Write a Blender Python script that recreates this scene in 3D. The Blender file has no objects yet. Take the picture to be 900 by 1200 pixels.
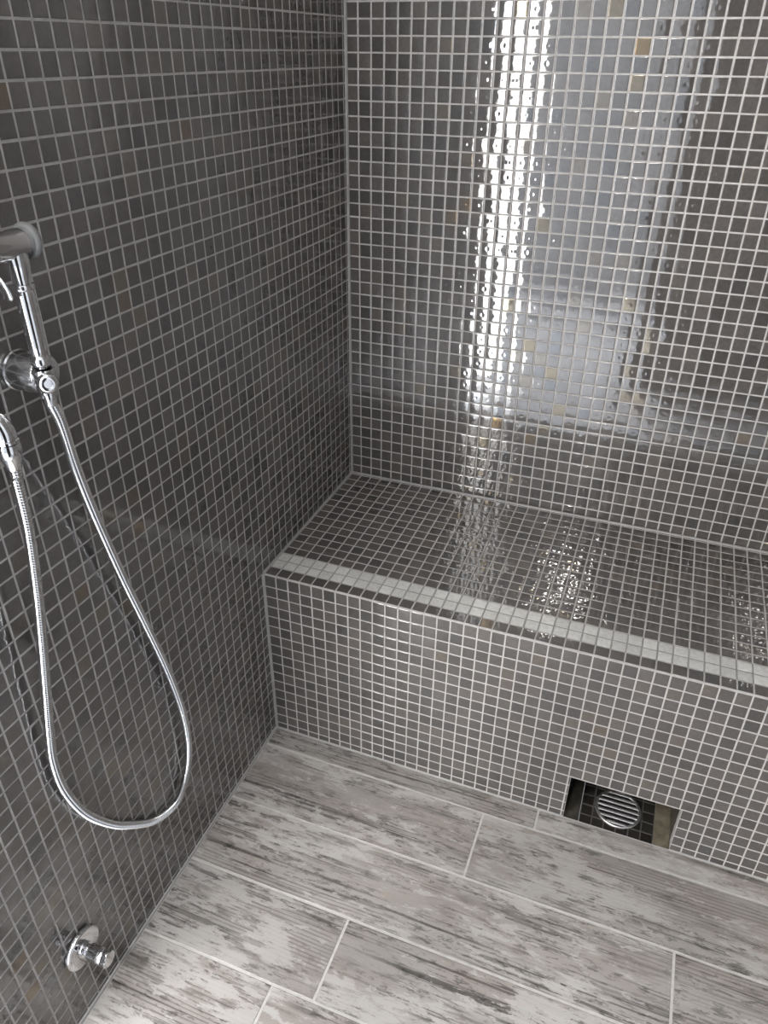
import bpy, bmesh, math, random
import numpy as np
from mathutils import Vector, Matrix

random.seed(7)
rng = np.random.default_rng(11)
T = 0.025                      # one mosaic pitch in metres
scn = bpy.context.scene
COL = scn.collection

# ---------------------------------------------------------------- camera (solved from the tile grid)
rv = np.array([2.0939, 0.39234, -0.2065])
CAM = np.array([25.35942, -40.69421, 51.48322])
FPX = 882.46
th = np.linalg.norm(rv); kx, ky, kz = rv / th
K = np.array([[0, -kz, ky], [kz, 0, -kx], [-ky, kx, 0]])
R = np.eye(3) + math.sin(th) * K + (1 - math.cos(th)) * K @ K
cam = bpy.data.cameras.new('camera')
cam.sensor_fit = 'VERTICAL'; cam.sensor_height = 36.0
cam.lens = FPX / 1200 * 36.0
cam.clip_start = 0.02
co = bpy.data.objects.new('camera', cam); COL.objects.link(co)
m = Matrix.Identity(4)
for i in range(3):
    m[i][0] = R[0][i]; m[i][1] = -R[1][i]; m[i][2] = -R[2][i]; m[i][3] = CAM[i] * T
co.matrix_world = m
scn.camera = co

# ---------------------------------------------------------------- node helpers
def mat(name):
    M = bpy.data.materials.new(name); M.use_nodes = True
    nt = M.node_tree; nt.nodes.clear()
    out = nt.nodes.new('ShaderNodeOutputMaterial')
    b = nt.nodes.new('ShaderNodeBsdfPrincipled')
    nt.links.new(b.outputs[0], out.inputs[0])
    return M, nt, b
def N(nt, typ, **kw):
    n = nt.nodes.new(typ)
    for k, v in kw.items():
        if hasattr(n, k): setattr(n, k, v)
        else: n.inputs[k].default_value = v
    return n
def ramp(nt, fac, stops, interp='LINEAR'):
    r = nt.nodes.new('ShaderNodeValToRGB'); r.color_ramp.interpolation = interp
    el = r.color_ramp.elements
    while len(el) < len(stops): el.new(0.5)
    for e, (p_, c) in zip(el, stops):
        e.position = p_; e.color = (c[0], c[1], c[2], 1) if not isinstance(c, (int, float)) else (c, c, c, 1)
    nt.links.new(fac, r.inputs[0]); return r.outputs[0]
def math_(nt, op, a, b=None, c=None):
    n = nt.nodes.new('ShaderNodeMath'); n.operation = op
    for i, v in enumerate((a, b, c)):
        if v is None: continue
        if isinstance(v, (int, float)): n.inputs[i].default_value = v
        else: nt.links.new(v, n.inputs[i])
    return n.outputs[0]
def mix(nt, f, a, b, blend='MIX'):
    n = nt.nodes.new('ShaderNodeMix'); n.data_type = 'RGBA'; n.blend_type = blend
    for i, v in ((0, f), (6, a), (7, b)):
        if isinstance(v, (int, float)): n.inputs[i].default_value = v
        elif isinstance(v, tuple): n.inputs[i].default_value = (*v, 1)
        else: nt.links.new(v, n.inputs[i])
    return n.outputs[2]
def plain(name, col, rough=0.5, metal=0.0, noise=0.06, scale=40, spec=0.5):
    M, nt, b = mat(name)
    tc = N(nt, 'ShaderNodeTexCoord'); nz = N(nt, 'ShaderNodeTexNoise', Scale=scale, Detail=4)
    nt.links.new(tc.outputs['Object'], nz.inputs['Vector'])
    c0 = tuple(max(0, c * (1 - noise)) for c in col); c1 = tuple(min(1, c * (1 + noise)) for c in col)
    nt.links.new(ramp(nt, nz.outputs[0], [(0.3, c0), (0.7, c1)]), b.inputs['Base Color'])
    b.inputs['Roughness'].default_value = rough; b.inputs['Metallic'].default_value = metal
    b.inputs['Specular IOR Level'].default_value = spec
    return M

def tile_mat(name, stops, rough=0.045, ior=1.9, bump=1.0):
    """glazed mosaic: per-tile shade from 'rnd', a soft dimple in the middle of each tile"""
    M, nt, b = mat(name)
    a = N(nt, 'ShaderNodeAttribute', attribute_name='rnd')
    a2 = N(nt, 'ShaderNodeAttribute', attribute_name='rnd2')
    uv = N(nt, 'ShaderNodeUVMap', uv_map='tile')
    col = ramp(nt, a.outputs['Fac'], stops)
    tc = N(nt, 'ShaderNodeTexCoord')
    nz = N(nt, 'ShaderNodeTexNoise', Scale=160, Detail=4, Roughness=0.6)
    nt.links.new(tc.outputs['Object'], nz.inputs['Vector'])
    col = mix(nt, 1.0, col, ramp(nt, nz.outputs[0], [(0.3, 0.86), (0.7, 1.12)]), 'MULTIPLY')
    nt.links.new(col, b.inputs['Base Color'])
    # dimple: gaussian around the tile centre, sign and size per tile
    mp = N(nt, 'ShaderNodeVectorMath', operation='SUBTRACT'); mp.inputs[1].default_value = (.5, .5, 0)
    nt.links.new(uv.outputs[0], mp.inputs[0])
    ln = N(nt, 'ShaderNodeVectorMath', operation='LENGTH'); nt.links.new(mp.outputs[0], ln.inputs[0])
    r2 = math_(nt, 'POWER', ln.outputs['Value'], 2.0)
    g = math_(nt, 'EXPONENT', math_(nt, 'MULTIPLY', r2, -1 / (2 * 0.095 ** 2)))
    amp = math_(nt, 'MULTIPLY_ADD', a2.outputs['Fac'], 2.1, -1.05)
    dim = math_(nt, 'MULTIPLY', g, amp)
    nz2 = N(nt, 'ShaderNodeTexNoise', Scale=95, Detail=1.5)
    nt.links.new(tc.outputs['Object'], nz2.inputs['Vector'])
    bow = math_(nt, 'MULTIPLY', r2, -0.6)
    h = math_(nt, 'ADD', math_(nt, 'ADD', dim, bow), math_(nt, 'MULTIPLY', nz2.outputs[0], 0.3))
    bp = N(nt, 'ShaderNodeBump', Strength=1.0, Distance=0.00016 * bump)
    nt.links.new(h, bp.inputs['Height']); nt.links.new(bp.outputs[0], b.inputs['Normal'])
    b.inputs['Roughness'].default_value = rough
    b.inputs['IOR'].default_value = ior
    nt.links.new(ramp(nt, a.outputs['Fac'], [(0, (.93, .965, 1)), (.07, (1, 1, 1)), (.925, (1, .96, .86)), (.962, (1, .89, .66)), (.990, (1, .70, .34))], 'CONSTANT'), b.inputs['Specular Tint'])
    return M

GREY = [(0.0, (.058, .055, .053)), (0.35, (.072, .067, .064)), (0.7, (.082, .076, .072)), (1.0, (.094, .086, .082))]
M_tile = tile_mat('grey_glazed_mosaic', GREY)
M_light = tile_mat('pale_grey_mosaic', [(0, (.45, .45, .435)), (1, (.55, .55, .535))], rough=0.16, ior=1.5)
M_dark = tile_mat('shade_dark_drain_mosaic', [(0, (.018, .016, .014)), (1, (.03, .027, .024))], rough=0.22, ior=1.5)  # recess tiles coloured dark for the shade of the unlit interior
M_grout = plain('light_grey_grout', (.36, .345, .335), 0.75, noise=.12, scale=120, spec=.3)
M_grout_dark = plain('shade_dark_grout', (.06, .055, .05), 0.7, noise=.2)  # recess grout darkened along with its tiles, shade put into the colour
M_bgrout = plain('band_grout', (.25, .245, .235), 0.7, noise=.12, scale=120, spec=.3)
M_seal = plain('grey_silicone_sealant', (.27, .265, .26), 0.4, noise=.1, scale=60)
M_plaster = plain('white_painted_plaster', (.56, .58, .61), 0.7, noise=.03, scale=8)
M_ceil = plain('white_ceiling_paint', (.8, .8, .8), 0.8, noise=.02, scale=8)
M_stand_in = plain('dark_stand_in_panel', (.022, .016, .014), 0.45, noise=.3, scale=14)  # for the added panel that mirrors as a dark figure
M_frame = plain('white_window_frame', (.75, .75, .74), 0.35, noise=.02)
M_strip = plain('dark_recess_cement', (.052, .047, .04), 0.35, noise=.35, scale=70)  # dark mottled tone for the recess lining and left border
M_strip2 = plain('stained_beige_cement', (.15, .13, .095), 0.3, noise=.35, scale=70)

def chrome():
    M, nt, b = mat('polished_chrome')
    tc = N(nt, 'ShaderNodeTexCoord'); nz = N(nt, 'ShaderNodeTexNoise', Scale=60, Detail=3)
    nt.links.new(tc.outputs['Object'], nz.inputs['Vector'])
    nt.links.new(ramp(nt, nz.outputs[0], [(.35, .05), (.7, .11)]), b.inputs['Roughness'])
    b.inputs['Base Color'].default_value = (.64, .64, .65, 1); b.inputs['Metallic'].default_value = 1
    return M
M_chrome = chrome()
M_satin = plain('satin_chrome', (.62, .62, .63), 0.2, 1.0, .04, 60)
M_steel = plain('brushed_steel', (.86, .85, .84), 0.42, 1.0, .05, 80)
M_black = plain('black_void', (.006, .006, .006), 0.6)
M_rubber = plain('grey_spray_rubber', (.16, .165, .165), 0.45)

def wood_floor():
    M, nt, b = mat('weathered_wood_porcelain')
    tc = N(nt, 'ShaderNodeTexCoord')
    a = N(nt, 'ShaderNodeAttribute', attribute_name='rnd')
    a2 = N(nt, 'ShaderNodeAttribute', attribute_name='rnd2')
    cb = N(nt, 'ShaderNodeCombineXYZ')
    nt.links.new(math_(nt, 'MULTIPLY', a.outputs['Fac'], 37.0), cb.inputs[0])
    nt.links.new(math_(nt, 'MULTIPLY', a2.outputs['Fac'], 23.0), cb.inputs[1])
    nt.links.new(math_(nt, 'MULTIPLY', a.outputs['Fac'], 11.0), cb.inputs[2])
    ad = N(nt, 'ShaderNodeVectorMath', operation='ADD')
    nt.links.new(tc.outputs['Object'], ad.inputs[0]); nt.links.new(cb.outputs[0], ad.inputs[1])
    def noise(sx, sy, detail, rough=.6, dist=0.0):
        mp = N(nt, 'ShaderNodeMapping'); mp.inputs['Scale'].default_value = (sx, sy, 1)
        nt.links.new(ad.outputs[0], mp.inputs[0])
        n = N(nt, 'ShaderNodeTexNoise', Scale=1.0, Detail=detail, Roughness=rough, Distortion=dist)
        nt.links.new(mp.outputs[0], n.inputs['Vector']); return n.outputs[0]
    broad = noise(3.2, 11, 4, .6, .3)
    c = ramp(nt, broad, [(.30, (.225, .209, .196)), (.5, (.28, .264, .25)), (.68, (.32, .304, .29))])
    # brownish stains
    st = ramp(nt, noise(5, 13, 5, .6, .3), [(.42, .6), (.56, 0)])
    c = mix(nt, st, c, (.215, .188, .17))
    # worn zones: wavy grain lines and small dark flakes, the rest stays smooth
    zone = noise(3.0, 17, 4, .62, .5)
    worn = ramp(nt, zone, [(.40, .04), (.53, 1.0)])
    grain = noise(2.6, 120, 7, .7, .9)
    gl = ramp(nt, grain, [(.37, .28), (.44, .5), (.485, 1.0), (.8, 1.05)])
    c = mix(nt, worn, c, gl, 'MULTIPLY')
    ring = N(nt, 'ShaderNodeTexWave', wave_type='BANDS', bands_direction='Y', Scale=46, Distortion=7.0, Detail=3.0)
    ring.inputs['Detail Scale'].default_value = .55
    mp = N(nt, 'ShaderNodeMapping'); mp.inputs['Scale'].default_value = (.12, 1, 1)
    nt.links.new(ad.outputs[0], mp.inputs[0]); nt.links.new(mp.outputs[0], ring.inputs['Vector'])
    rl = ramp(nt, ring.outputs['Fac'], [(.0, .45), (.12, .6), (.3, 1.0)])
    wz = ramp(nt, noise(2.4, 9, 3, .5), [(.5, 0), (.6, .8)])
    c = mix(nt, wz, c, rl, 'MULTIPLY')
    fine = noise(34, 130, 7, .74, .3)
    fl = ramp(nt, fine, [(.43, .46), (.465, 1.0)])
    c = mix(nt, worn, c, fl, 'MULTIPLY')
    # crisp pale paint flakes
    flake = noise(17, 62, 8, .75, .2)
    pf = math_(nt, 'ADD', math_(nt, 'MULTIPLY', flake, .62), math_(nt, 'MULTIPLY', broad, .38))
    style = ramp(nt, a.outputs['Fac'], [(.25, .5), (.75, 1.0)])
    pale = math_(nt, 'MULTIPLY', ramp(nt, pf, [(.525, 0), (.54, .85), (1, .9)]), style)
    c = mix(nt, pale, c, (.355, .34, .326))
    bare = math_(nt, 'MULTIPLY', ramp(nt, flake, [(.0, .8), (.385, .7), (.41, 0)]), style)
    c = mix(nt, bare, c, (.14, .124, .113))
    speck = noise(150, 210, 3, .6)
    c = mix(nt, .6, c, ramp(nt, speck, [(.29, .5), (.35, 1.0)]), 'MULTIPLY')
    rust = ramp(nt, noise(9, 20, 4), [(.68, 0), (.78, .35)])
    c = mix(nt, rust, c, (.30, .20, .14))
    c = mix(nt, 1.0, c, ramp(nt, a2.outputs['Fac'], [(0, .90), (1, 1.08)]), 'MULTIPLY')
    nt.links.new(c, b.inputs['Base Color'])
    nt.links.new(ramp(nt, flake, [(.35, .42), (.65, .56)]), b.inputs['Roughness'])
    bp = N(nt, 'ShaderNodeBump', Strength=.5, Distance=0.0006)
    nt.links.new(math_(nt, 'ADD', math_(nt, 'MULTIPLY', grain, .5), pf), bp.inputs['Height'])
    nt.links.new(bp.outputs[0], b.inputs['Normal'])
    return M
M_wood = wood_floor()

# ---------------------------------------------------------------- object helpers
def link(name, me, parent=None):
    o = bpy.data.objects.new(name, me); COL.objects.link(o)
    if parent is not None:
        o.parent = parent
        o.matrix_parent_inverse = Matrix.Translation(-parent.location)
    return o
def thing(name, label, cat, loc=(0, 0, 0), group=None):
    o = bpy.data.objects.new(name, None); COL.objects.link(o)
    o.empty_display_size = .03; o.location = loc; o['label'] = label; o['category'] = cat
    if group: o['group'] = group
    return o
def bm_obj(name, bm, mats, parent=None, smooth=True, struct=False):
    bmesh.ops.recalc_face_normals(bm, faces=bm.faces[:])
    me = bpy.data.meshes.new(name); bm.to_mesh(me); bm.free()
    for M in (mats if isinstance(mats, (list, tuple)) else [mats]): me.materials.append(M)
    if smooth:
        me.polygons.foreach_set('use_smooth', [True] * len(me.polygons))
        me.set_sharp_from_angle(angle=math.radians(38))
    o = link(name, me, parent)
    if struct: o['kind'] = 'structure'
    return o
def box(bm, lo, hi, bev=0, seg=2, mi=0):
    lo = Vector(lo); hi = Vector(hi); c = (lo + hi) / 2; s = hi - lo
    r = bmesh.ops.create_cube(bm, size=1, matrix=Matrix.Translation(c) @ Matrix.Diagonal((*s, 1)))
    fs = set(f for v in r['verts'] for f in v.link_faces)
    for f in fs: f.material_index = mi
    if bev:
        es = list(set(e for v in r['verts'] for e in v.link_edges))
        bmesh.ops.bevel(bm, geom=es, offset=bev, segments=seg, affect='EDGES', profile=.5)
def frame_of(d):
    d = Vector(d).normalized(); u = d.orthogonal().normalized(); return u, d.cross(u).normalized(), d
def lathe(bm, org, d, prof, seg=40, cap=True, ang0=0.0, sides=None, mi=0):
    """prof: list of (along, radius) in metres"""
    org = Vector(org); u, w, d = frame_of(d); rings = []
    for (h, r) in prof:
        ring = []
        for k in range(seg):
            a = 2 * math.pi * k / seg + ang0
            ring.append(bm.verts.new(org + d * h + (u * math.cos(a) + w * math.sin(a)) * r))
        rings.append(ring)
    for A, B in zip(rings, rings[1:]):
        for k in range(seg):
            f = bm.faces.new((A[k], A[(k + 1) % seg], B[(k + 1) % seg], B[k])); f.material_index = mi
    if cap:
        for rg in (rings[0], rings[-1]):
            try: f = bm.faces.new(rg); f.material_index = mi
            except ValueError: pass
def catmull(P, n):
    P = [Vector(p) for p in P]; out = []
    Q = [P[0] * 2 - P[1]] + P + [P[-1] * 2 - P[-2]]
    for i in range(1, len(Q) - 2):
        a, b, c, d = Q[i - 1:i + 3]
        for k in range(n):
            t = k / n
            out.append(.5 * ((2 * b) + (c - a) * t + (2 * a - 5 * b + 4 * c - d) * t * t + (3 * b - a - 3 * c + d) * t ** 3))
    out.append(P[-1]); return out
def resample(P, step):
    out = [P[0]]; acc = 0
    for a, b in zip(P, P[1:]):
        L = (b - a).length; t = step - acc
        while t <= L:
            out.append(a.lerp(b, t / L)); t += step
        acc = (acc + L) % step if L else acc
    return out
def tube(bm, P, radii, seg=16, cap=True, flat=None):
    n = len(P); rings = []
    up = None
    for i, p_ in enumerate(P):
        t = (P[min(i + 1, n - 1)] - P[max(i - 1, 0)]).normalized()
        if up is None: up = t.orthogonal().normalized() if flat is None else Vector(flat)
        up = (up - t * up.dot(t)).normalized(); w = t.cross(up)
        r = radii[i] if isinstance(radii, (list, tuple)) else radii
        ru, rw = r if isinstance(r, tuple) else (r, r)
        rings.append([bm.verts.new(p_ + up * math.cos(2 * math.pi * k / seg) * ru + w * math.sin(2 * math.pi * k / seg) * rw) for k in range(seg)])
    for A, B in zip(rings, rings[1:]):
        for k in range(seg): bm.faces.new((A[k], A[(k + 1) % seg], B[(k + 1) % seg], B[k]))
    if cap:
        bm.faces.new(rings[0]); bm.faces.new(rings[-1])

# ---------------------------------------------------------------- mosaic generator
E1, E2, E3 = 0.0004, 0.0010, 0.0019
def mosaic(name, org, ud, vd, uj, vj, ur, vr, holes=(), mats=None, pick=None, parent=None, backing=0.05,
           gap=0.0019, tilt=0.0078, struct=False, lift=0.0009):
    """tiled slab.  org/ud/vd in tile units, uj/vj joint positions, ur/vr extents, holes = [(u0,u1,v0,v1)] (tile units).
    The face normal is ud x vd; grout face sits at the given plane, tiles stand proud of it."""
    ud = np.array(ud, float); vd = np.array(vd, float); nd = np.cross(ud, vd); org = np.array(org, float)
    us = [ur[0]] + [x for x in uj if ur[0] + .08 < x < ur[1] - .08] + [ur[1]]
    vs = [vr[0]] + [x for x in vj if vr[0] + .08 < x < vr[1] - .08] + [vr[1]]
    rects = []; h = gap / T / 2
    for a, b in zip(us, us[1:]):
        for c, d in zip(vs, vs[1:]):
            r = [a + h, b - h, c + h, d - h]
            parts = [r]
            for (x0, x1, y0, y1) in holes:
                new = []
                for q in parts:
                    if q[1] <= x0 or q[0] >= x1 or q[3] <= y0 or q[2] >= y1: new.append(q); continue
                    for s in ([q[0], x0 - h * .3, q[2], q[3]], [x1 + h * .3, q[1], q[2], q[3]],
                              [max(q[0], x0), min(q[1], x1), q[2], y0 - h * .3], [max(q[0], x0), min(q[1], x1), y1 + h * .3, q[3]]):
                        if s[1] - s[0] > .06 and s[3] - s[2] > .06: new.append(s)
                parts = new
            rects += [q for q in parts if q[1] - q[0] > .06 and q[3] - q[2] > .06]
    rects = np.array(rects); n = len(rects)
    W = (rects[:, 1] - rects[:, 0]) * T; H = (rects[:, 3] - rects[:, 2]) * T
    def edges(L):
        return np.stack([0 * L, 0 * L + E1, 0 * L + E2, 0 * L + E3, L - E3, L - E2, L - E1, L], 1)   # n x 8
    X = edges(W); Y = edges(H)
    zed = np.array([-.0007, -.00022, -.00004, 0, 0, -.00004, -.00022, -.0007])
    Z = np.minimum(zed[:, None], zed[None, :])
    Z = np.repeat(Z[None], n, 0) + lift
    tx = rng.normal(0, tilt, n); ty = rng.normal(0, tilt, n)
    inner = (zed > -.0007).astype(float); inn = inner[:, None] * inner[None, :]
    Z = Z + inn * ((X - W[:, None] / 2)[:, :, None] * tx[:, None, None] + (Y - H[:, None] / 2)[:, None, :] * ty[:, None, None])
    jx = rng.normal(0, .00013, n); jy = rng.normal(0, .00013, n)
    U = rects[:, 0:1] * T + X + jx[:, None]; V = rects[:, 2:3] * T + Y + jy[:, None]
    P = (org * T)[None, None, None, :] + U[:, :, None, None] * ud + V[:, None, :, None] * vd + Z[..., None] * nd
    verts = P.reshape(-1, 3)
    i, j = np.meshgrid(np.arange(7), np.arange(7), indexing='ij')
    q = np.stack([i * 8 + j, (i + 1) * 8 + j, (i + 1) * 8 + j + 1, i * 8 + j + 1], -1).reshape(-1, 4)
    faces = (q[None] + (np.arange(n) * 64)[:, None, None]).reshape(-1, 4)
    uvx = X / W[:, None]; uvy = Y / H[:, None]
    uvv = np.stack([np.repeat(uvx[:, :, None], 8, 2), np.repeat(uvy[:, None, :], 8, 1)], -1).reshape(-1, 2)
    mi = np.zeros(n, int)
    if pick is not None:
        mi = np.array([pick((r[0] + r[1]) / 2, (r[2] + r[3]) / 2) for r in rects])
    ring = np.zeros((7, 7), bool); ring[[0, -1]] = True; ring[:, [0, -1]] = True
    fmi = np.where(np.tile(ring.ravel(), n), len(mats) - 1, np.repeat(mi, 49))
    r1 = np.repeat(rng.random(n), 49); r2 = np.repeat(rng.random(n), 49)
    # grout / backing slab: cells around the holes
    gu = sorted(set([ur[0], ur[1]] + [x for hh in holes for x in hh[:2] if ur[0] < x < ur[1]]))
    gv = sorted(set([vr[0], vr[1]] + [x for hh in holes for x in hh[2:] if vr[0] < x < vr[1]]))
    bv = []; bf = []
    gi = len(mats) - 1
    for a, b in zip(gu, gu[1:]):
        for c, d in zip(gv, gv[1:]):
            if any(a >= hh[0] - 1e-6 and b <= hh[1] + 1e-6 and c >= hh[2] - 1e-6 and d <= hh[3] + 1e-6 for hh in holes): continue
            k = len(verts) + len(bv)
            for dz in (0, -backing):
                for (x, y) in ((a, c), (b, c), (b, d), (a, d)):
                    bv.append(org * T + ud * x * T + vd * y * T + nd * (dz + lift * .45))
            bf += [[k, k + 1, k + 2, k + 3], [k + 7, k + 6, k + 5, k + 4]]
            for s in range(4): bf.append([k + s, k + 4 + s, k + 4 + (s + 1) % 4, k + (s + 1) % 4])
    AV = np.concatenate([verts, np.array(bv)]); AF = np.concatenate([faces, np.array(bf)])
    loc = np.zeros(3)
    me = bpy.data.meshes.new(name)
    nv, nf = len(AV), len(AF)
    me.vertices.add(nv); me.vertices.foreach_set('co', AV.ravel())
    me.loops.add(nf * 4); me.loops.foreach_set('vertex_index', AF.ravel().astype(np.int32))
    me.polygons.add(nf); me.polygons.foreach_set('loop_start', np.arange(nf, dtype=np.int32) * 4)
    me.polygons.foreach_set('loop_total', np.full(nf, 4, np.int32))
    me.polygons.foreach_set('material_index', np.concatenate([fmi, np.full(len(bf), gi)]).astype(np.int32))
    me.polygons.foreach_set('use_smooth', np.concatenate([np.ones(len(faces), bool), np.zeros(len(bf), bool)]))
    uvl = me.uv_layers.new(name='tile')
    uvall = np.concatenate([uvv, np.zeros((len(bv), 2))])[AF.ravel()]
    uvl.data.foreach_set('uv', uvall.ravel())
    for nm, r in (('rnd', r1), ('rnd2', r2)):
        at = me.attributes.new(nm, 'FLOAT', 'FACE'); at.data.foreach_set('value', np.concatenate([r, np.zeros(len(bf))]))
    for M in mats: me.materials.append(M)
    me.update(calc_edges=True); me.validate()
    o = link(name, me, parent)
    if struct: o['kind'] = 'structure'
    return o

Hs, D, Wd = 16.81, 17.74, 52.0         # bench height, bench depth, room width (tile units)
CEIL = 122.0; YF = -30.9                 # ceiling height, front end of the side walls
zj = [17.75 + 1.0164 * k for k in range(-18, 104)]
yj = [-14.88 + 1.005 * k for k in range(-18, 36)]
# left wall: normal +x -> u = y, v = z
mosaic('wall_left', (0, 0, 0), (0, 1, 0), (0, 0, 1), yj, zj, (YF, D), (0, CEIL), mats=[M_tile, M_grout], struct=True, backing=.09)
# back wall: normal -y -> u = x, v = z
mosaic('wall_back', (0, D, 0), (1, 0, 0), (0, 0, 1), [.03 + 1.0053 * k for k in range(1, 56)],
       [17.63 + 1.0164 * k for k in range(-18, 104)], (0, Wd), (0, CEIL), mats=[M_tile, M_grout], struct=True, backing=.09)
# right wall: normal -x -> u = -y, v = z
mosaic('wall_right', (Wd, 0, 0), (0, -1, 0), (0, 0, 1), [-y for y in reversed(yj)], zj, (-D, -YF), (0, CEIL), mats=[M_tile, M_grout], struct=True, backing=.09)

# ---------------------------------------------------------------- floor of wood-look porcelain boards
def boards():
    rows = [0.0, -2.05, -7.85, -13.68, -19.42]
    while rows[-1] > -29: rows.append(rows[-1] - 5.8)
    rows[-1] = -36
    fixed = {0: 23.53, 1: 19.5, 2: 34.16, 3: 12.9, 4: 10.07}
    bm = bmesh.new(); lay = []
    X0, X1 = 0.12, Wd - .12
    rr = random.Random(3)
    for i, (a, b) in enumerate(zip(rows, rows[1:])):
        lo, hi = X0, X1
        j = fixed.get(i, rr.uniform(6, 32)); cuts = [j]
        while cuts[0] > lo + 1: cuts.insert(0, cuts[0] - 36)
        while cuts[-1] < hi - 1: cuts.append(cuts[-1] + 36)
        cuts = [lo] + [c for c in cuts if lo + .5 < c < hi - .5] + [hi]
        for c, d in zip(cuts, cuts[1:]):
            lay.append((c + .085, d - .085, b + .085, a - .085 if i else a - .12))
    rnds = []
    for (x0, x1, y0, y1) in lay:
        n0 = len(bm.faces)
        box(bm, (x0 * T, y0 * T, -.008), (x1 * T, y1 * T, 0), bev=.0006, seg=1)
        rnds += [(rr.random(), rr.random())] * (len(bm.faces) - n0)
    n0 = len(bm.faces)
    box(bm, (0, -36.1 * T, -.05), (Wd * T, 0, -.0006), mi=1)
    rnds += [(0, 0)] * (len(bm.faces) - n0)
    bm.faces.ensure_lookup_table()
    me = bpy.data.meshes.new('floor'); bm.to_mesh(me); bm.free()
    for k, nm in enumerate(('rnd', 'rnd2')):
        at = me.attributes.new(nm, 'FLOAT', 'FACE'); at.data.foreach_set('value', [r[k] for r in rnds])
    me.materials.append(M_wood); me.materials.append(M_fgrout)
    o = link('floor', me); o['kind'] = 'structure'
M_fgrout = plain('pale_floor_grout', (.40, .385, .37), .7, noise=.1, scale=90, spec=.3)
boards()

# ---------------------------------------------------------------- bench
NX0, NX1, NZ = 25.42, 33.4, 4.6
bench = thing('shower_bench', 'built-in bench along back wall in grey mosaic tiles with pale edge strip',
              'bench', (Wd / 2 * T, D / 2 * T, 0))
cols = [.218 + k for k in range(0, 53)]
frows = [16.674 - k for k in range(1, 17)]
mosaic('front_panel', (0, 0, 0), (1, 0, 0), (0, 0, 1), cols, sorted(frows), (0.02, Wd - .02), (0, Hs - .05), holes=[(NX0, NX1, -1, NZ)],
       mats=[M_tile, M_grout], parent=bench, backing=.02)
srows = [1.05, 3.05] + [3.99 + 1.02 * k for k in range(0, 14)]
seat = mosaic('seat', (0, 0, Hs), (1, 0, 0), (0, 1, 0), cols, srows, (0.02, Wd - .02), (0.02, D - .2), holes=[(-1, 99, 1.05, 3.05)],
              mats=[M_tile, M_grout], parent=bench, backing=.03)
band = mosaic('accent_strip', (0, 0, Hs), (1, 0, 0), (0, 1, 0), cols, [2.03], (0.02, Wd - .02), (1.05, 3.05),
              mats=[M_light, M_bgrout], parent=bench, backing=.03, lift=.00095)
band['label'] = 'two rows of pale grey mosaic tiles'
# drain recess cut into the bench foot
ND = 9.0
bm = bmesh.new()
t = .4
box(bm, ((NX0 - t) * T, .0215, -.03), (NX0 * T, ND * T, NZ * T))            # left cheek
box(bm, (NX1 * T, .0215, -.03), ((NX1 + t) * T, ND * T, NZ * T))
box(bm, ((NX0 - t) * T, .0215, NZ * T), ((NX1 + t) * T, ND * T, (NZ + t) * T))
box(bm, ((NX0 - t) * T, ND * T, -.03), ((NX1 + t) * T, (ND + t) * T, (NZ + t) * T))
rec = bm_obj('drain_recess', bm, M_strip, bench, smooth=False)
rec['label'] = 'dark rectangular opening at the foot of the bench'
NFZ = -.25
mosaic('recess_floor', (0, 0, NFZ), (1, 0, 0), (0, 1, 0), [26.62 + .93 * k for k in range(0, 7)], [-.02 + .98 * k for k in range(0, 11)],
       (26.62, 32.2), (-.02, ND), mats=[M_dark, M_grout_dark], parent=rec, backing=.01)
bm = bmesh.new(); box(bm, (NX0 * T, 0, -.03), (26.6 * T, ND * T, NFZ * T + .0008), .0006)
bm_obj('recess_border', bm, M_strip, rec, smooth=False)
bm = bmesh.new(); box(bm, (32.22 * T, 0, -.03), (NX1 * T, ND * T, NFZ * T + .0012), .0006)
o = bm_obj('recess_border', bm, M_strip2, rec, smooth=False); o['label'] = 'stained beige border strip'

# sealant beads (trim)
def bead(name, pts, r, parent=None, mat_=None):
    bm = bmesh.new(); P = [Vector(p) * T for p in pts]
    P = [P[0].lerp(P[1], k / 40) for k in range(41)]
    tube(bm, P, r, 8)
    o = bm_obj(name, bm, mat_ or M_seal, parent)
    if parent is None: o['kind'] = 'structure'
    return o
bead('trim_1', [(.05, D - .05, Hs + .1), (.05, D - .05, CEIL)], .0042)
bead('trim_2', [(Wd - .05, D - .05, Hs + .1), (Wd - .05, D - .05, CEIL)], .0042)
bead('trim_3', [(.02, YF, .02), (.02, -.05, .02)], .0040)
bead('trim_4', [(Wd - .02, YF, .02), (Wd - .02, -.05, .02)], .0040)
for a, b, r in (((.14, -.03, 0), (.14, -.03, Hs), .0034), ((.16, 0.0, Hs), (.16, D - .2, Hs), .0038),
                ((.02, D - .22, Hs + .02), (Wd - .02, D - .22, Hs + .02), .0036),
                ((.02, -.02, 0), (NX0, -.02, 0), .0028), ((NX1, -.02, 0), (Wd - .02, -.02, 0), .0028)):
    bead('sealant_bead', [a, b], r, bench)

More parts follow.
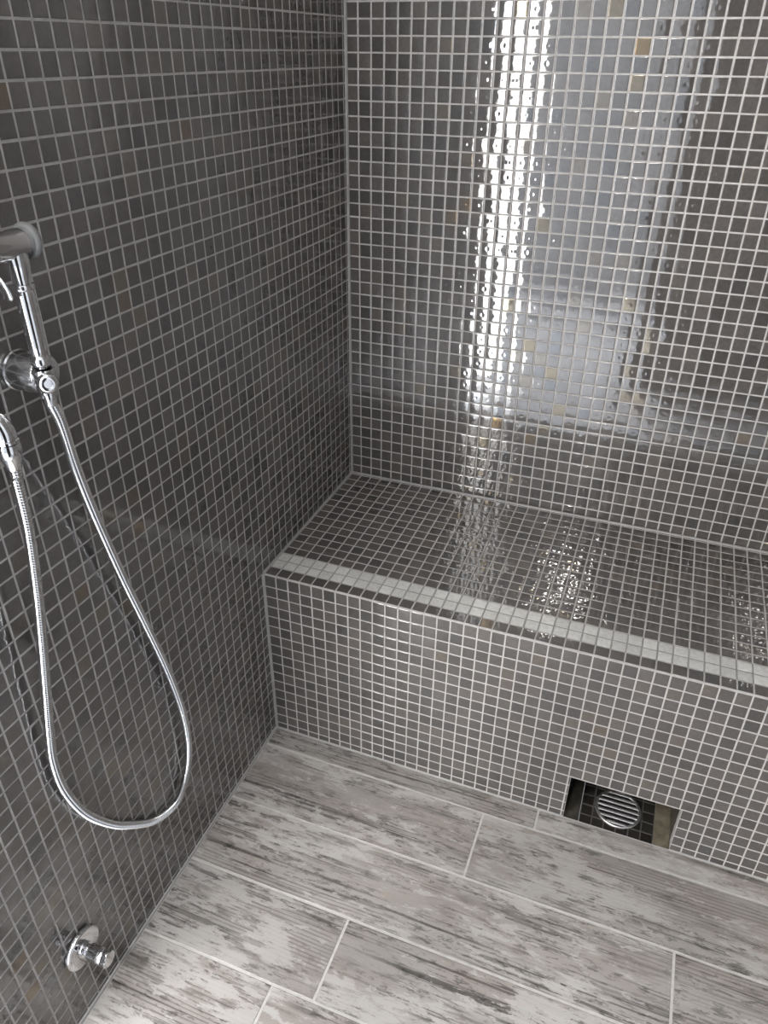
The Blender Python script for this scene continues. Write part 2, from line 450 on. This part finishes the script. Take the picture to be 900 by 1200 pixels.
# ---------------------------------------------------------------- round floor drain in the recess
gx, gy, gz, gr = 29.42 * T, 2.4 * T, NFZ * T + .0009, 1.78 * T
drain = thing('floor_drain', 'round steel floor drain grate inside the dark opening under the bench', 'drain', (gx, gy, gz))
bm = bmesh.new()
lathe(bm, (gx, gy, gz), (0, 0, 1), [(0, gr), (.0022, gr), (.0030, gr - .0008), (.0030, gr - .0050), (.0012, gr - .0060), (.0002, gr - .0063), (0, gr)], 64, cap=False)
bm_obj('rim', bm, M_steel, drain)
bm = bmesh.new(); lathe(bm, (gx, gy, gz + .0001), (0, 0, 1), [(0, gr - .001), (.0004, gr - .001)], 48)
bm_obj('sump_shade', bm, M_black, drain)  # flat black disc painted as the shade below the grate
bm = bmesh.new()
ca, sa = math.cos(.0), math.sin(.0)
for k in range(7):
    y = -gr * .80 + k * gr * 1.60 / 6
    L = math.sqrt(max(0, (gr - .004) ** 2 - y * y)) - .0006
    if L < .004: continue
    P = [Vector((gx + L * (2 * q / 12 - 1), gy + y, gz + .0022)) for q in range(13)]
    tube(bm, P, [(.0026, .0017)] * 13, 10, flat=(0, 1, 0))
bm_obj('grate', bm, M_steel, drain)

# ---------------------------------------------------------------- chrome fittings on the left wall
def V(x, y, z): return Vector((x, y, z)) * T
hx, hy = 2.0, -18.33
# wall holder
hold = thing('shower_holder', 'chrome cylindrical wall bracket that carries the hand shower', 'holder', V(0, -17.85, 39.72))
bm = bmesh.new(); hr = .84 * T
lathe(bm, V(0, -17.85, 39.72), (1, 0, 0), [(.001, hr), (.003, hr + .0012), (.005, hr + .0012), (.0065, hr), (1.50 * T, hr * .99), (1.58 * T, hr * .96), (1.62 * T, hr * .86)], 56)
bm_obj('bracket', bm, M_satin, hold)
bm = bmesh.new()
lathe(bm, V(hx, hy, 39.25), (0, 0, 1), [(0, .0092), (.0006, .0100), (.02, .0108), (.0232, .0110), (.024, .0106), (.024, .0092), (.001, .0084), (0, .0092)], 40, cap=False)
box(bm, V(1.5, hy - .26, 39.35), V(1.75, hy + .30, 40.12), .002)
bm_obj('cradle', bm, M_chrome, hold)
bm = bmesh.new()
kd = Vector((.78, -.62, .1)).normalized(); ko = V(hx, hy, 39.72) + kd * .0105
lathe(bm, ko, kd, [(0, .0085), (.002, .0104), (.006, .0108), (.0095, .0095), (.0112, .0068), (.0113, .0048), (.0095, .0042), (.0094, .0012)], 36)
bm_obj('knob', bm, M_chrome, hold)

# hand shower
hs = thing('hand_shower', 'chrome hand-held bidet spray hanging in the wall bracket', 'hand shower', V(hx, hy, 39.3))
bm = bmesh.new(); z0 = 40.35 * T
prof = [(39.35, .24), (40.3, .24), (40.36, .36), (40.44, .40), (40.62, .40), (40.70, .36), (40.78, .30), (40.9, .33), (41.2, .345), (43.2, .375), (43.36, .36), (43.42, .33)]
lathe(bm, Vector((hx * T, hy * T, 0)), (0, 0, 1), [(z * T, r * T) for z, r in prof], 40)
bm_obj('handle', bm, M_chrome, hs)
bm = bmesh.new()
lathe(bm, Vector((hx * T, hy * T, 0)), (0, 0, 1), [(z * T, r * T) for z, r in [(43.40, .30), (43.42, .40), (43.46, .43), (43.60, .43), (43.64, .40), (43.66, .32)]], 40)
bm_obj('collar', bm, M_chrome, hs)
bm = bmesh.new()
P = [V(hx, hy, 43.62), V(hx, hy, 43.9), V(hx, hy, 44.3), V(hx, hy, 44.75), V(hx, hy, 45.0)]
tube(bm, P, [(.34 * T, .34 * T), (.38 * T, .36 * T), (.44 * T, .42 * T), (.46 * T, .5 * T), (.3 * T, .4 * T)], 32)
lathe(bm, V(hx, -19.75, 45.1), (0, 1, 0), [(0, .2 * T), (.04 * T, .38 * T), (.14 * T, .48 * T), (.3 * T, .51 * T), (1.6 * T, .53 * T), (1.95 * T, .53 * T), (2.0 * T, .5 * T)], 44)
bm_obj('spray_head', bm, M_chrome, hs)
bm = bmesh.new()
lathe(bm, V(hx, -17.78, 45.1), (0, 1, 0), [(0, .44 * T), (.01 * T, .60 * T), (.07 * T, .66 * T), (.2 * T, .68 * T), (.28 * T, .64 * T), (.3 * T, .5 * T)], 44)
o = bm_obj('spray_face', bm, M_rubber, hs); o['label'] = 'grey round spray face'
bm = bmesh.new()
P = catmull([V(hx, -19.55, 45.55), V(hx, -19.95, 45.4), V(hx, -20.05, 44.9), V(hx, -19.6, 44.3), V(hx, -19.3, 43.7), V(hx, -19.18, 43.2)], 8)
tube(bm, P, [(.28 * T, .085 * T)] * (len(P) - 2) + [(.24 * T, .08 * T), (.15 * T, .05 * T)], 16, flat=(1, 0, 0))
bm_obj('trigger', bm, M_chrome, hs)

# water outlet elbow
oy, oz = -20.66, 38.75
out = thing('water_outlet', 'chrome wall elbow feeding the top of the long hose leg', 'water outlet', V(0, oy, oz))
bm = bmesh.new()
lathe(bm, V(0, oy, oz), (1, 0, 0), [(.001, 1.12 * T), (.002, 1.16 * T), (.006, 1.12 * T), (.0085, .95 * T), (.009, .5 * T)], 48)
bm_obj('escutcheon', bm, M_chrome, out)
bm = bmesh.new()
P = catmull([V(.3, oy, oz), V(.9, oy, oz), V(1.35, oy, oz - .1), V(1.6, oy, oz - .45), V(1.62, oy, oz - .8)], 8)
tube(bm, P, .44 * T, 28)
lathe(bm, V(1.62, oy, oz - .72), (0, 0, -1), [(0, .44 * T), (.02 * T, .5 * T), (.14 * T, .5 * T), (.18 * T, .44 * T)], 36)
bm_obj('elbow', bm, M_chrome, out)

# hose
def ray_x(u, v, x):
    d = R.T @ np.array([(u - 450) / FPX, (v - 600) / FPX, 1.0]); s = (x - CAM[0]) / d[0]
    q = CAM + s * d; return Vector((q[0], q[1], q[2])) * T
hp = [(1.62, -20.66, 37.1), (1.6, -20.63, 36.3), (1.52, -20.53, 34.62), (1.4, -20.36, 31.53), (1.22, -20.13, 27.7)]
path = [V(*q) for q in hp[:2]] + [ray_x(*q) for q in [(20, 565, 1.55), (33, 620, 1.45), (43, 690, 1.25), (49, 750, 1.08), (54, 810, .85),
        (58, 860, .62), (63, 895, .46), (76, 927, .38), (100, 953, .36), (128, 965, .36), (152, 967, .36), (182, 961, .38), (207, 940, .4), (218, 910, .45),
        (221, 875, .52), (214, 835, .52), (197, 788, .55), (172, 735, .62), (146, 682, .76), (121, 627, 1.0), (101, 580, 1.3), (86, 540, 1.6), (72, 497, 1.88)]] + [V(hx, hy, 38.75)]
hose = thing('shower_hose', 'ribbed chrome metal hose hanging in a long loop on the left wall', 'hose', path[12])
Pc = resample(catmull(path, 24), .00085)
bm = bmesh.new(); rr = .0066
tube(bm, Pc, [rr - (.0017, .0004, 0, .0004)[i % 4] for i in range(len(Pc))], 14)
bm_obj('metal_tube', bm, M_chrome, hose)
bm = bmesh.new()
lathe(bm, V(1.62, -20.66, 37.84), (0, 0, -1), [(0, .42 * T), (.02 * T, .47 * T), (.1 * T, .50 * T), (.5 * T, .50 * T), (.62 * T, .44 * T), (.9 * T, .36 * T), (1.15 * T, .31 * T)], 36)
bm_obj('hose_nut', bm, M_chrome, hose)
bm = bmesh.new()
lathe(bm, V(hx, hy, 39.3), (0, 0, -1), [(0, .36 * T), (.1 * T, .38 * T), (.4 * T, .34 * T), (.65 * T, .29 * T)], 32)
bm_obj('hose_nut', bm, M_chrome, hose)

# small stop valve low on the wall
vy, vz = -24.03, 5.72
val = thing('stop_valve', 'small chrome stop valve with round wall plate low on the left wall near the floor', 'valve', V(0, vy, vz))
bm = bmesh.new(); er = 1.3 * T
lathe(bm, V(0, vy, vz), (1, 0, 0), [(.001, er * .94), (.0025, er), (.0075, er), (.0088, er * .97), (.0096, er * .9), (.0104, er * .5), (.0108, er * .3)], 56)
bm_obj('wall_plate', bm, M_chrome, val)
bm = bmesh.new()
lathe(bm, V(.4, vy, vz), (1, 0, 0), [(0, .42 * T), (.06 * T, .46 * T), (.16 * T, .46 * T), (.2 * T, .36 * T), (.34 * T, .36 * T), (.4 * T, .47 * T), (1.1 * T, .47 * T), (1.14 * T, .42 * T)], 36)
bm_obj('spindle', bm, M_chrome, val)
bm = bmesh.new()
lathe(bm, V(1.2, vy, vz), (1, 0, 0), [(.36 * T, .34 * T), (.37 * T, .46 * T), (.40 * T, .49 * T), (.50 * T, .49 * T), (.54 * T, .46 * T), (.60 * T, .46 * T), (.64 * T, .50 * T), (.92 * T, .50 * T), (.96 * T, .46 * T)], 36)
box(bm, V(1.86, vy - .12, vz + .34), V(2.14, vy + .12, vz + .58), .0012)
bm_obj('handle', bm, M_chrome, val)

# ---------------------------------------------------------------- room in front of the shower (seen only in reflections)
def slab(name, boxes, M):
    bm = bmesh.new()
    for lo, hi in boxes: box(bm, lo, hi)
    return bm_obj(name, bm, M, smooth=False, struct=True)
zt = CEIL * T; yf = YF * T; wr = Wd * T
XL, XR, YB = -1.3, 2.0, -2.8
slab('ceiling', [((XL - .1, YB - .1, zt), (XR + .1, D * T + .1, zt + .1))], M_ceil)
slab('wall_front', [((-.6, YB - .1, 0), (XR, YB, zt)), ((XL, YB - .1, 0), (-1.25, YB, zt)),
                    ((-1.25, YB - .1, 0), (-.6, YB, .28)), ((-1.25, YB - .1, 2.83), (-.6, YB, zt))], M_plaster)
slab('wall_side_left', [((XL - .1, YB - .1, 0), (XL, yf + .1, zt)), ((XL, yf, 0), (-.095, yf + .1, zt))], M_plaster)
slab('wall_side_right', [((XR, YB - .1, 0), (XR + .1, yf + .1, zt)), ((wr + .095, yf, 0), (XR, yf + .1, zt))], M_plaster)
M_white = plain('polished_white_floor_tile', (.78, .81, .86), 0.06, noise=.03, scale=6)
bm = bmesh.new(); yb0 = -36.1 * T; ty = yb0
box(bm, (XL, YB, -.05), (XR, yb0, -.0008), mi=1)
box(bm, (XL, yb0, -.05), (0, yf + .1, 0)); box(bm, (wr, yb0, -.05), (XR, yf + .1, 0))
while ty > YB + .05:
    tx = XL
    while tx < XR - .05:
        box(bm, (tx + .002, max(ty - .45, YB) + .002, -.01), (min(tx + .45, XR) - .002, ty - .002, 0), .0008, 1); tx += .45
    ty -= .45
bm_obj('floor', bm, [M_white, M_fgrout], smooth=False, struct=True)
bm = bmesh.new()
for lo, hi in (((-1.25, YB - .08, .28), (-1.22, YB - .03, 2.83)), ((-.63, YB - .08, .28), (-.6, YB - .03, 2.83)),
               ((-1.22, YB - .08, .28), (-.63, YB - .03, .31)), ((-1.22, YB - .08, 2.8), (-.63, YB - .03, 2.83))):
    box(bm, lo, hi, .002)
bm_obj('window_1', bm, M_frame, smooth=False, struct=True)
# slim lit column added to mirror as the bright streak on the back wall
LX0, LX1, LY = -.135, .01, -1.27
bm = bmesh.new()
box(bm, (LX0 - .012, LY - .06, 0), (LX1 + .012, LY - .02, 2.9), .002)
box(bm, (LX0 - .012, LY - .02, 0), (LX0 - .002, LY + .004, 2.9), .002)
box(bm, (LX1 + .002, LY - .02, 0), (LX1 + .012, LY + .004, 2.9), .002)
bm_obj('streak_light_housing', bm, M_frame, smooth=False, struct=True)
bm = bmesh.new()
DY = -1.42                                     # unseen dark panel standing in for the photographer's reflection
box(bm, (.55, DY, .0), (1.3, DY + .04, 2.0), .003)
for a, b in ((.2, .95), (1.1, 1.85)):
    box(bm, (.66, DY + .04, a), (1.19, DY + .05, b), .004)
bm_obj('photographer_stand_in', bm, M_stand_in, smooth=False, struct=True)

# ---------------------------------------------------------------- light
def area(name, loc, target, size, power, col=(1, 1, 1), shape='DISK', size_y=None):
    L = bpy.data.lights.new(name, 'AREA'); L.energy = power; L.color = col; L.shape = shape; L.size = size
    if size_y: L.size_y = size_y
    o = bpy.data.objects.new(name, L); COL.objects.link(o); o.location = loc
    o.rotation_euler = (Vector(target) - Vector(loc)).to_track_quat('-Z', 'Y').to_euler()
    return o
area('wall_spotlight', (.30, -2.72, 2.93), (.45, 0, .3), .16, 20, (1, .94, .88))
area('wall_spotlight', (1.67, -2.72, 2.91), (.9, 0, .3), .16, 7, (1, .94, .88))
area('added_shower_downlight', (.58, -.55, zt - .012), (.58, -.55, 0), .16, 3, (1, .94, .88))  # unseen lamp added to light the shower from above
area('window_daylight', (-.92, YB - .12, 1.55), (-.6, 0, .9), .6, 190, (1, .985, .96), 'RECTANGLE', 2.5)
b_ = area('floor_patch_fill', (.3, -1.95, zt - .012), (.3, -1.95, 0),   .18, 26, (.97, .985, 1)); b_.data.spread = math.radians(75)  # unseen lamp added to brighten the floor patch mirrored in the tiles
area('streak_light', ((LX0 + LX1) / 2, LY - .012, 1.45), ((LX0 + LX1) / 2, 0, 1.45), LX1 - LX0, 26, (1, .99, .97), 'RECTANGLE', 2.88)  # added strip light, source of the mirrored streak

w = bpy.data.worlds.new('world'); scn.world = w; w.use_nodes = True
w.node_tree.nodes['Background'].inputs[0].default_value = (.9, .95, 1, 1)
w.node_tree.nodes['Background'].inputs[1].default_value = 1.0

scn.view_settings.view_transform = 'Standard'
scn.view_settings.look = 'None'
scn.view_settings.exposure = 0.0
scn.cycles.use_denoising = True
scn.cycles.max_bounces = 10
scn.cycles.glossy_bounces = 8
